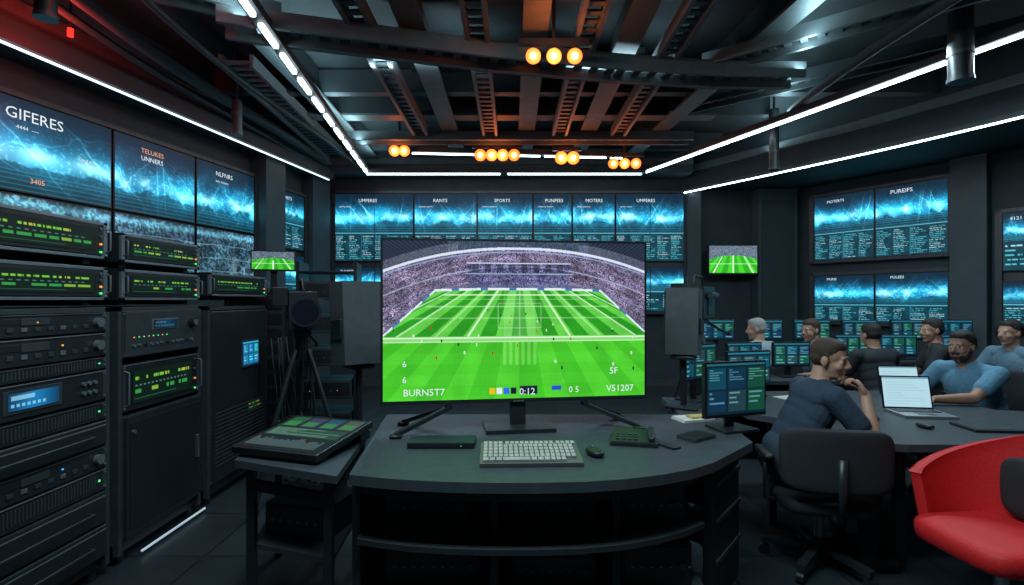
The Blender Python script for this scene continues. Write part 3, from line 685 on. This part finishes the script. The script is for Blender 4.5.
def broadcast_camera(x,y,ang,zh=1.35):
    b=B(T(x,y)@Rz(ang))
    for a in(90,210,330):
        dx,dy=math.cos(math.radians(a)),math.sin(math.radians(a))
        b.tube([(dx*.05,dy*.05,zh-.15),(dx*.22,dy*.22,.6),(dx*.36,dy*.36,.03)],.018,BLK2,8); b.cyl((dx*.36,dy*.36,0),(dx*.36,dy*.36,.04),.03,BLK,n=12)
        b.beam((0,0,.62),(dx*.2,dy*.2,.62),.015,.015,BLK2)
    b.cyl((0,0,zh-.22),(0,0,zh-.04),.05,BLK2); b.box(-.06,.06,-.1,.1,zh-.05,zh-.01,DGR)
    b.box(-.095,.095,-.18,.2,zh,zh+.28,BLK2); b.box(-.105,.105,-.05,.12,zh+.03,zh+.22,DGR); b.box(-.05,.05,.2,.32,zh+.02,zh+.22,BLK)
    b.cyl((0,-.18,zh+.14),(0,-.42,zh+.14),.072,BLK,n=24); b.cyl((0,-.42,zh+.14),(0,-.48,zh+.14),.075,BLK2,r1=.10,n=24); b.cyl((0,-.478,zh+.14),(0,-.482,zh+.14),.085,GLS,n=24)
    b.tube([(0,-.14,zh+.28),(0,-.12,zh+.37),(0,.14,zh+.37),(0,.16,zh+.28)],.014,BLK,8)
    b.box(-.20,-.10,-.16,.0,zh+.18,zh+.31,BLK); b.cyl((.13,-.1,zh+.2),(.13,.1,zh+.2),.03,DGR,n=14)
    b.tube([(.04,.12,zh-.03),(.12,.3,zh-.12),(.14,.5,zh-.16)],.012,BLK2,8); b.cyl((.14,.5,zh-.16),(.142,.58,zh-.17),.018,BLK)
    return b.finish('broadcast_camera',.003)
broadcast_camera(-1.58,3.85,25,1.28)
broadcast_camera(1.68,4.62,-35,1.34)
monitor('field_monitor',-2.32,4.98,1.60,18,.40,.2,pitch_small(60,34),zc=1.88)
b=B(T(-2.4,5.0)); b.box(-.3,.3,-.2,.3,0,1.60,BLK2); b.box(-.27,.27,-.21,-.2,.06,1.55,DGR)
for i in range(10): b.box(-.25,.25,-.216,-.21,.15+i*.14,.25+i*.14,BLK2)
b.finish('server_cabinet',.004)
b=B(T(-1.72,4.85)@Rz(10))
for x in(-.25,.25): b.box(x-.015,x+.015,-.2,.2,0,1.85,BLK2)
for z in(.3,.6,.9,1.2,1.5,1.75): 
    b.box(-.25,.25,-.2,.2,z,z+.015,BLK2)
    if z<1.7:
        b.box(-.22,.22,-.19,.15,z+.016,z+.17,DGR); b.box(-.2,.2,-.195,-.19,z+.03,z+.15,BLK)
        for i in range(5): b.box(-.15+i*.06,-.143+i*.06,-.198,-.19,z+.07,z+.078,[LB,GRY,GRY,GRY,LO][i])
b.finish('equipment_shelf',.003)
b=B()
for i in range(9):
    x0=-2.12+.03*i; y0=4.62+.012*i
    ln=random.uniform(.7,1.2); pts=[(x0+.62*t*ln+.06*math.sin(5*t+i),y0-.12-.5*t-.08*math.sin(4*t+i*.7),.018+1.15*max(0,1-t/.5)**2) for t in np.linspace(0,1,16)]
    b.tube(pts,.008+.003*(i%2),RUB,6)
b.finish('floor_cables')
b=B()
for i in range(4):
    pts=[(-1.42-.01*i+.3*t,3.03+.01*i-.10*t+.03*math.sin(7*t+i),.742+.08*math.sin(math.pi*t)*(1-.15*i)) for t in np.linspace(0,1,12)]
    b.tube(pts,.006,RUB,6)
b.finish('table_cables')

# ------------------------------------------------------------ right-hand desks
b=B(); dp=[(1.56,3.40),(1.82,3.12),(1.86,2.76),(1.93,2.68),(2.05,2.655),(2.9,2.65),(3.9,2.60),(3.95,3.3),(3.30,3.50),(3.22,4.25),(1.6,4.2)]
b.prism(dp,DZ-.04,DZ,DESK,DESKE)
for p in((1.7,4.0),(3.1,4.1),(3.8,2.8),(3.8,3.2),(1.75,3.45),(2.15,2.85)): b.box(p[0]-.025,p[0]+.025,p[1]-.025,p[1]+.025,0,DZ-.04,BLK2)
b.box(1.7,3.1,4.02,4.05,.25,DZ-.05,BLK2); b.finish('office_desk',.006)
for x0,x1,y0,y1 in((1.95,3.05,4.75,5.15),(3.45,5.1,5.4,5.85),(2.3,5.9,6.2,6.75)):
    b=B(); b.box(x0,x1,y0,y1,DZ-.04,DZ,DESK); b.box(x0+.05,x1-.05,y1-.06,y1-.03,.1,.7,BLK2)
    for x in np.linspace(x0+.05,x1-.05,4): b.box(x-.02,x+.02,y0+.05,y1-.1,0,DZ-.04,BLK2)
    b.finish('office_desk',.005)
k=20
for x,y,a in((2.25,4.98,10),(2.72,5.0,4),(3.75,5.65,-4),(4.25,5.65,-8),(4.8,5.65,-12)):
    monitor('desktop_monitor',x,y,DZ,a,.38,.24,software(70,44,k),zc=.97 if y<5.5 else 1.00); k+=1
for x in np.linspace(2.6,5.6,6):
    monitor('desktop_monitor',x,6.5,DZ,random.uniform(-8,8),.44,.26,software(60,38,k),zc=1.12); k+=1
laptop(2.68,3.46,DZ,-8,software(70,46,1,True)); laptop(3.04,4.0,DZ,-6,software(70,46,2,True),w=.3)
b=B(T(2.42,3.0,DZ+.001)@Rz(10)); b.rbox((0,0,.014),(.06,.10,.028),BLK,.75,16); b.finish('computer_mouse')
b=B(T(2.78,2.98,DZ+.001)@Rz(-5)); b.box(-.15,.15,-.1,.1,0,.014,BLK2); b.box(-.13,.13,-.08,.08,.014,.016,DGR); b.finish('tablet',.003)
b=B(T(3.3,2.95,DZ+.001)@Rz(15)); b.box(-.12,.12,-.08,.08,0,.012,BLK2); b.box(-.11,.11,-.07,.07,.012,.014,DGR); b.finish('tablet',.003)
b=B(T(2.15,3.85,DZ+.001)@Rz(20)); [b.box(-.1,.1,-.14,.14,i*.002,i*.002+.0015,PAP) for i in range(3)]; b.finish('paper_stack')
monitor('desktop_monitor',1.84,4.0,DZ,14,.40,.27,software(70,44,33),zc=.97)

# ------------------------------------------------------------ chairs
def office_chair(x,y,head,seat=.46,bt=.95,fab=BLKF,arms=True,bw=.46):
    b=B(T(x,y)@Rz(head-90))
    for i in range(5):
        a=math.radians(72*i+18); dx,dy=math.cos(a),math.sin(a)
        b.beam((0,0,.115),(dx*.29,dy*.29,.085),.045,.03,BLK2); b.cyl((dx*.28-dy*.018,dy*.28+dx*.018,.03),(dx*.28+dy*.018,dy*.28-dx*.018,.03),.03,BLK,n=14); b.cyl((dx*.28,dy*.28,.04),(dx*.28,dy*.28,.09),.01,BLK2,n=8)
    b.cyl((0,0,.09),(0,0,.16),.04,BLK2); b.cyl((0,0,.16),(0,0,seat-.08),.025,GRY)
    b.box(-.12,.12,-.14,.12,seat-.1,seat-.07,BLK2); b.rbox((0,0.0,seat-.05),(.48,.46,.09),fab,.4,24)
    hb=bt-seat-.06; b.rbox((0,-.27,bt-hb/2),(bw,.075,hb),fab,.35,28,bend=.05)
    b.tube([(0,-.12,seat-.085),(0,-.28,seat-.08),(0,-.325,seat+.05),(0,-.315,seat+.25)],.022,BLK2,8)
    if arms:
        for s in(-1,1): 
            b.tube([(s*.18,-.02,seat-.085),(s*.285,-.02,seat-.07),(s*.29,-.03,seat+.17)],.015,BLK2,8); b.rbox((s*.29,.0,seat+.185),(.065,.25,.035),BLK,.5,14)
    return b.finish('office_chair')

# ------------------------------------------------------------ people
def V3(*a): return np.array(a,float)
def nrm(v): return v/np.linalg.norm(v)
SK=mat('skin',(.46,.25,.17),.55,var=.08,scale=25); SK2=mat('skin_tan',(.36,.18,.12),.55,var=.08,scale=25)
HB=mat('hair_brown',(.045,.024,.014),.7,bump=.5,scale=160); HD=mat('hair_dark',(.014,.011,.010),.7,bump=.5,scale=160); HG=mat('hair_grey',(.3,.29,.28),.7,bump=.5,scale=160)
EYW=mat('eye_white',(.5,.48,.45),.3); EYD=mat('eye_iris',(.02,.012,.01),.2); LIP=mat('lips',(.34,.12,.10),.5)
NAVY=mat('shirt_navy',(.022,.042,.07),.85,bump=.3,scale=40); SBLK=mat('shirt_black',(.016,.02,.026),.85,bump=.3,scale=40)
SBLU=mat('shirt_blue',(.10,.24,.35),.85,bump=.3,scale=40); SGRY=mat('shirt_grey',(.28,.36,.40),.85,bump=.3,scale=40); SSLT=mat('shirt_slate',(.10,.18,.24),.85,bump=.3,scale=40)
PANT=mat('trousers_dark',(.015,.018,.025),.85,bump=.2,scale=40); SHOE=mat('shoe_black',(.01,.01,.01),.5)
def person(name,px,py,seat,head,lean=15,yaw=0,pitch=0,wr=None,wl=None,shirt=NAVY,hair=HB,skin=SK,beard=False,vox=.009,twist=0,dr=None,dl=None,curl=(.5,.5),er=None,el=None,nr=None,nl=None,thin=1.0,side=0):
    up=V3(0,0,1); a=math.radians(head); fw=V3(math.cos(a),math.sin(a),0)
    at=math.radians(head+twist); ft=V3(math.cos(at),math.sin(at),0); rt=V3(math.sin(at),-math.cos(at),0); rp=V3(math.sin(a),-math.cos(a),0)
    l=math.radians(lean); u=nrm(up*math.cos(l)+ft*math.sin(l)+rt*math.sin(math.radians(side))); f=nrm(ft-u*np.dot(ft,u)); rt=np.cross(f,u)
    P=V3(px,py,seat+.115); pr=[]
    def cap(p0,p1,r0,r1,lab): pr.append(('c',np.array(p0,float),np.array(p1,float),r0,r1,lab))
    def ell(c,R,rad,lab): pr.append(('e',np.array(c,float),np.array(R,float),np.array(rad,float),lab))
    Rt=np.array([rt,f,u])
    ell(P,np.array([rp,fw,up]),(.165*thin,.130,.12),'pants'); ell(P+u*.06,Rt,(.168*thin,.134,.11),'shirt'); ell(P+u*.15+f*.01,Rt,(.162*thin,.128,.17),'shirt'); ell(P+u*.24+f*.008,Rt,(.166*thin,.124,.17),'shirt'); ell(P+u*.32+f*.01,Rt,(.172*thin,.120,.165),'shirt')
    ell(P+u*.40-f*.03,Rt,(.165*thin,.085,.10),'shirt')
    N=P+u*.50-f*.005; SR=P+u*.435+rt*.175*thin; SL=P+u*.435-rt*.175*thin
    cap(SR,SL,.062,.062,'shirt'); cap(N-u*.025,SR+u*.005,.05,.054,'shirt'); cap(N-u*.025,SL+u*.005,.05,.054,'shirt')
    ay=math.radians(head+twist+yaw); hf0=V3(math.cos(ay),math.sin(ay),0); pp=math.radians(pitch); hf=hf0*math.cos(pp)-up*math.sin(pp); hu=up*math.cos(pp)+hf0*math.sin(pp); hr=np.cross(hf,hu)
    HC=N+nrm(u*.6+up*.6)*.135+hf0*.02
    def hp(x,y,z): return HC+hr*x+hf*y+hu*z
    Rh=np.array([hr,hf,hu])
    cap(N-u*.03,hp(0,-.03,-.06),.056,.051,'skin')
    ell(hp(0,-.015,.03),Rh,(.072,.090,.082),'skin'); ell(hp(0,.022,-.03),Rh,(.057,.062,.080),'skin'); ell(hp(0,.026,-.078),Rh,(.046,.048,.034),'skin')
    cap(hp(-.008,.062,-.098),hp(.008,.062,-.098),.017,.017,'skin')
    cap(hp(0,.082,.010),hp(0,.101,-.022),.007,.011,'skin'); cap(hp(-.011,.088,-.028),hp(.011,.088,-.028),.008,.008,'skin')
    cap(hp(-.034,.070,.022),hp(.034,.070,.022),.011,.011,'skin')
    for s in(-1,1):
        ell(hp(s*.036,.052,-.03),Rh,(.021,.026,.022),'skin'); ell(hp(s*.074,-.008,-.010),Rh,(.010,.019,.031),'skin')
        cap(hp(s*.024,.0695,.002),hp(s*.036,.0665,.002),.0085,.0080,'eye'); cap(hp(s*.030,.0745,.002),hp(s*.030,.0755,.002),.0055,.0055,'iris')
        cap(hp(s*.020,.071,-.010),hp(s*.042,.063,-.009),.008,.008,'skin')
        cap(hp(s*.018,.080,.023),hp(s*.042,.072,.025),.0045,.004,'hair')
        cap(hp(s*.070,-.005,.03),hp(s*.068,.004,.005),.010,.006,'hair')
    cap(hp(-.018,.080,-.062),hp(.018,.080,-.062),.0075,.0075,'lip')
    ell(hp(0,-.024,.044),Rh,(.077,.089,.080),'hair'); ell(hp(0,.012,.078),Rh,(.062,.056,.040),'hair')
    ell(hp(0,-.042,.005),Rh,(.073,.068,.062),'hair')
    if beard:
        ell(hp(0,.030,-.083),Rh,(.055,.053,.038),'hair'); cap(hp(0,.058,-.1),hp(0,.058,-.104),.024,.02,'hair'); cap(hp(-.020,.083,-.048),hp(.020,.083,-.048),.0075,.0075,'hair')
        for s in(-1,1): cap(hp(s*.062,.008,-.02),hp(s*.048,.03,-.075),.012,.020,'hair')
    def arm(S,W,s,d,n,cu,eh):
        W=np.array(W,float); L1,L2=.285,.255
        D=W-S; dist=np.linalg.norm(D)
        if dist>.53: W=S+D/dist*.53; D=W-S; dist=.53
        dn=D/dist; x=(L1*L1-L2*L2+dist*dist)/(2*dist); hgt=math.sqrt(max(1e-4,L1*L1-x*x))
        pole=np.array(eh if eh is not None else (-up*.9+rt*s*.6-f*.2)); pole=pole-dn*np.dot(pole,dn); pole=nrm(pole)
        E=S+dn*x+pole*hgt
        cap(S,S+(E-S)*.60,.067,.061,'shirt'); cap(S,E,.050,.040,'skin'); cap(E,E+(W-E)*.35,.041,.040,'skin'); cap(E+(W-E)*.3,W,.040,.027,'skin')
        d=nrm(np.array(d,float)) if d is not None else nrm(W-E)
        n=np.array(n if n is not None else -up,float); n=nrm(n-d*np.dot(n,d)); sd=np.cross(n,d)*s
        ell(W+d*.05,np.array([sd,d,n]),(.041,.055,.017),'skin'); cap(W,W+d*.03,.026,.024,'skin')
        for i,(o,L) in enumerate(((.030,.072),(.010,.080),(-.011,.074),(-.031,.060))):
            b0=W+d*.088+sd*o; c1=cu*.8; c2=cu*1.9; c3=cu*2.9
            p=b0-d*.02; q=b0+(d*math.cos(c1)+n*math.sin(c1))*L*.48; r_=q+(d*math.cos(c2)+n*math.sin(c2))*L*.30; t_=r_+(d*math.cos(c3)+n*math.sin(c3))*L*.24
            cap(p,q,.0095,.009,'skin'); cap(q,r_,.009,.0083,'skin'); cap(r_,t_,.0083,.0072,'skin')
        t0=W+d*.025+sd*.028; t1=t0+nrm(sd*.75+d*.7+n*.25)*.045; t2=t1+nrm(sd*.3+d*.9+n*.4*(.5+cu))*.032
        cap(t0,t1,.014,.011,'skin'); cap(t1,t2,.011,.009,'skin')
        return E
    E1=arm(SR,wr if wr is not None else P+fw*.42+rp*.16+up*.14,1,dr,nr,curl[0],er)
    E2=arm(SL,wl if wl is not None else P+fw*.42-rp*.16+up*.14,-1,dl,nl,curl[1],el)
    for s in(-1,1):
        hj=P+rp*s*.09-up*.01; kn=hj+fw*.42+rp*s*.05+up*.0; kn[2]=min(kn[2],.60); an=V3(kn[0],kn[1],.09)+fw*(-.03)
        cap(hj,kn,.088,.062,'pants'); cap(kn,an+up*.16,.06,.05,'pants'); cap(an+up*.2,an,.05,.045,'pants')
        cap(an-up*.035-fw*.03,an-up*.045+fw*.14,.042,.034,'shoe'); cap(an,an-up*.02,.042,.04,'shoe')
    bm=bmesh.new()
    for q in pr:
        if q[0]=='c':
            _,p0,p1,r0,r1,lab=q; d=p1-p0; L=np.linalg.norm(d); d=d/L if L>1e-6 else up
            z=Vector(d); rot=z.to_track_quat('Z','Y').to_matrix().to_4x4(); M=Matrix.Translation(Vector(p0))@rot
            n=14; rings=[]
            for j in range(1,6): t=-math.pi/2+math.pi/2*j/5; rings.append((r0*math.cos(t),r0*math.sin(t)))
            for j in range(0,5): t=math.pi/2*j/5; rings.append((r1*math.cos(t),L+r1*math.sin(t)))
            prev=None; bot=bm.verts.new(M@Vector((0,0,-r0))); top=bm.verts.new(M@Vector((0,0,L+r1)))
            for rr,zz in rings:
                ring=[bm.verts.new(M@Vector((rr*math.cos(2*math.pi*i/n),rr*math.sin(2*math.pi*i/n),zz))) for i in range(n)]
                for i in range(n):
                    if prev is None: bm.faces.new((bot,ring[(i+1)%n],ring[i]))
                    else: bm.faces.new((prev[i],prev[(i+1)%n],ring[(i+1)%n],ring[i]))
                prev=ring
            for i in range(n): bm.faces.new((prev[i],prev[(i+1)%n],top))
        else:
            _,c,R,rad,lab=q
            M=Matrix.Identity(4)
            for i in range(3):
                for j in range(3): M[j][i]=R[i][j]*rad[i]
                M[i][3]=c[i]
            if M.to_3x3().determinant()<0:
                for j in range(3): M[j][0]*=-1
            bmesh.ops.create_uvsphere(bm,u_segments=24,v_segments=14,radius=1.0,matrix=M)
    me=bpy.data.meshes.new('tmp'); bm.to_mesh(me); bm.free()
    ob=bpy.data.objects.new('tmp',me); scene.collection.objects.link(ob)
    rm=ob.modifiers.new('r','REMESH'); rm.mode='VOXEL'; rm.voxel_size=vox
    sm=ob.modifiers.new('s','SMOOTH'); sm.factor=.5; sm.iterations=2
    dg=bpy.context.evaluated_depsgraph_get(); dg.update(); m2=bpy.data.meshes.new_from_object(ob.evaluated_get(dg))
    bpy.data.objects.remove(ob); bpy.data.meshes.remove(me)
    nf=len(m2.polygons); C=np.empty(nf*3); m2.polygons.foreach_get('center',C); C=C.reshape(-1,3)
    labs=['skin','shirt','pants','shoe','hair','eye','iris','lip']; best=np.full(nf,1e9); idx=np.zeros(nf,int)
    for q in pr:
        if q[0]=='c':
            _,p0,p1,r0,r1,lab=q; d=p1-p0; LL=max(1e-9,np.dot(d,d)); t=np.clip(((C-p0)@d)/LL,0,1); D=np.linalg.norm(C-p0-t[:,None]*d,axis=1)-(r0+(r1-r0)*t)
        else:
            _,c,R,rad,lab=q; p=(C-c)@R.T; k0=np.linalg.norm(p/rad,axis=1); k1=np.linalg.norm(p/rad**2,axis=1)+1e-9; D=k0*(k0-1)/k1
        m=D<best; best[m]=D[m]; idx[m]=labs.index(lab)
    mm={'skin':skin,'shirt':shirt,'pants':PANT,'shoe':SHOE,'hair':hair,'eye':EYW,'iris':EYD,'lip':LIP}
    m2.materials.clear()
    for lb in labs: m2.materials.append(mm[lb])
    m2.polygons.foreach_set('material_index',idx.astype(np.int32)); m2.polygons.foreach_set('use_smooth',np.ones(nf,bool))
    o=Vector((px,py,0)); m2.transform(Matrix.Translation(-o)); m2.name=name
    ob=bpy.data.objects.new(name,m2); ob.location=o; scene.collection.objects.link(ob)
    return ob
person('seated_man',1.58,2.98,.46,-2,lean=26,yaw=-44,pitch=10,wr=(1.95,2.82,.965),wl=(2.14,3.20,.785),shirt=NAVY,hair=HB,vox=.006,
       dr=(-.30,.30,.85),nr=(-.75,.3,-.3),curl=(.95,.3),er=(.3,-.45,-1),nl=(0,0,-1),dl=(1,.1,0))
office_chair(1.74,2.90,78,seat=.44,bt=.83,bw=.54)
person('seated_man',3.62,3.92,.44,192,lean=22,yaw=8,pitch=6,wr=(3.10,4.04,.79),wl=(3.02,3.66,.79),shirt=SBLU,hair=HD,skin=SK2,beard=True,vox=.008,nl=(0,0,-1),nr=(0,0,-1),thin=1.15)
office_chair(3.70,3.94,192,seat=.44)
person('seated_man',4.66,4.68,.46,182,lean=10,pitch=4,shirt=SSLT,hair=HD,skin=SK,wr=(4.22,4.85,.72),wl=(4.22,4.5,.72),thin=1.12)
office_chair(4.74,4.69,182)
person('seated_man',4.22,4.98,.46,150,lean=10,yaw=20,pitch=6,shirt=SBLK,hair=HD,thin=1.08)
office_chair(4.25,4.96,150,bt=.9)
person('seated_man',3.56,4.90,.42,100,lean=14,pitch=10,shirt=SBLK,hair=HD,thin=1.15)
office_chair(3.57,4.86,100,bt=.82,seat=.42)
person('seated_man',3.26,5.4,.44,175,lean=10,yaw=20,pitch=8,shirt=SSLT,hair=HB,skin=SK)
office_chair(3.30,5.39,175,bt=.9,seat=.44)
person('seated_man',2.72,5.5,.44,115,lean=10,yaw=40,pitch=8,shirt=SGRY,hair=HG)
office_chair(2.72,5.47,115,bt=.86,seat=.44)
office_chair(4.35,3.65,200); office_chair(5.3,5.0,120)

# red tub chair
b=B(T(2.14,2.24)@Rz(95))
def shell(m,r0,th,zlow,A=118,n=36,nv=8):
    vs=[];fs=[]
    for side in(0,1):
        for i in range(n+1):
            a=math.radians(-90-A+2*A*i/n); k=abs(-A+2*A*i/n)/A
            zt=.87-.21*(max(0,k-.2)/.8)**1.0 
            for j in range(nv+1):
                t=j/nv; r=r0+(.05*t)+(th if side else 0); z=zlow+(zt-zlow)*t
                vs.append((r*math.cos(a)*1.0,r*math.sin(a),z))
    S=(n+1)*(nv+1)
    for side in(0,1):
        for i in range(n):
            for j in range(nv):
                o=side*S; q=(o+i*(nv+1)+j,o+(i+1)*(nv+1)+j,o+(i+1)*(nv+1)+j+1,o+i*(nv+1)+j+1); fs.append(q if side else q[::-1])
    for i in range(n): 
        for j in(0,nv): fs.append((i*(nv+1)+j,(i+1)*(nv+1)+j,S+(i+1)*(nv+1)+j,S+i*(nv+1)+j))
    for i in(0,n):
        for j in range(nv): fs.append((i*(nv+1)+j,i*(nv+1)+j+1,S+i*(nv+1)+j+1,S+i*(nv+1)+j))
    b.add(vs,fs,m,True)
shell(REDF,.24,.045,.36)
b.rbox((0,.02,.44),(.47,.48,.12),REDF,.45,24); b.rbox((0,-.20,.64),(.34,.07,.28),BLKF,.5,20)
b.cyl((0,0,.05),(0,0,.38),.028,SIL)
for i in range(5):
    a=math.radians(72*i); dx,dy=math.cos(a),math.sin(a); b.beam((0,0,.1),(dx*.28,dy*.28,.07),.04,.025,SIL); b.cyl((dx*.27,dy*.27-.015,.03),(dx*.27,dy*.27+.015,.03),.03,BLK,n=14)
b.finish('red_tub_chair',.004)

# ------------------------------------------------------------ camera & world
w=bpy.data.worlds.new('world'); scene.world=w; w.use_nodes=True; w.node_tree.nodes['Background'].inputs[0].default_value=(.02,.03,.035,1); w.node_tree.nodes['Background'].inputs[1].default_value=.3
cam=bpy.data.cameras.new('camera'); cam.lens=18; cam.sensor_width=36; cam.clip_start=.05; cam.shift_y=7.5/1024
co=bpy.data.objects.new('camera',cam); co.location=(0,0,1.5); co.rotation_euler=(math.radians(90),0,0); scene.collection.objects.link(co); scene.camera=co
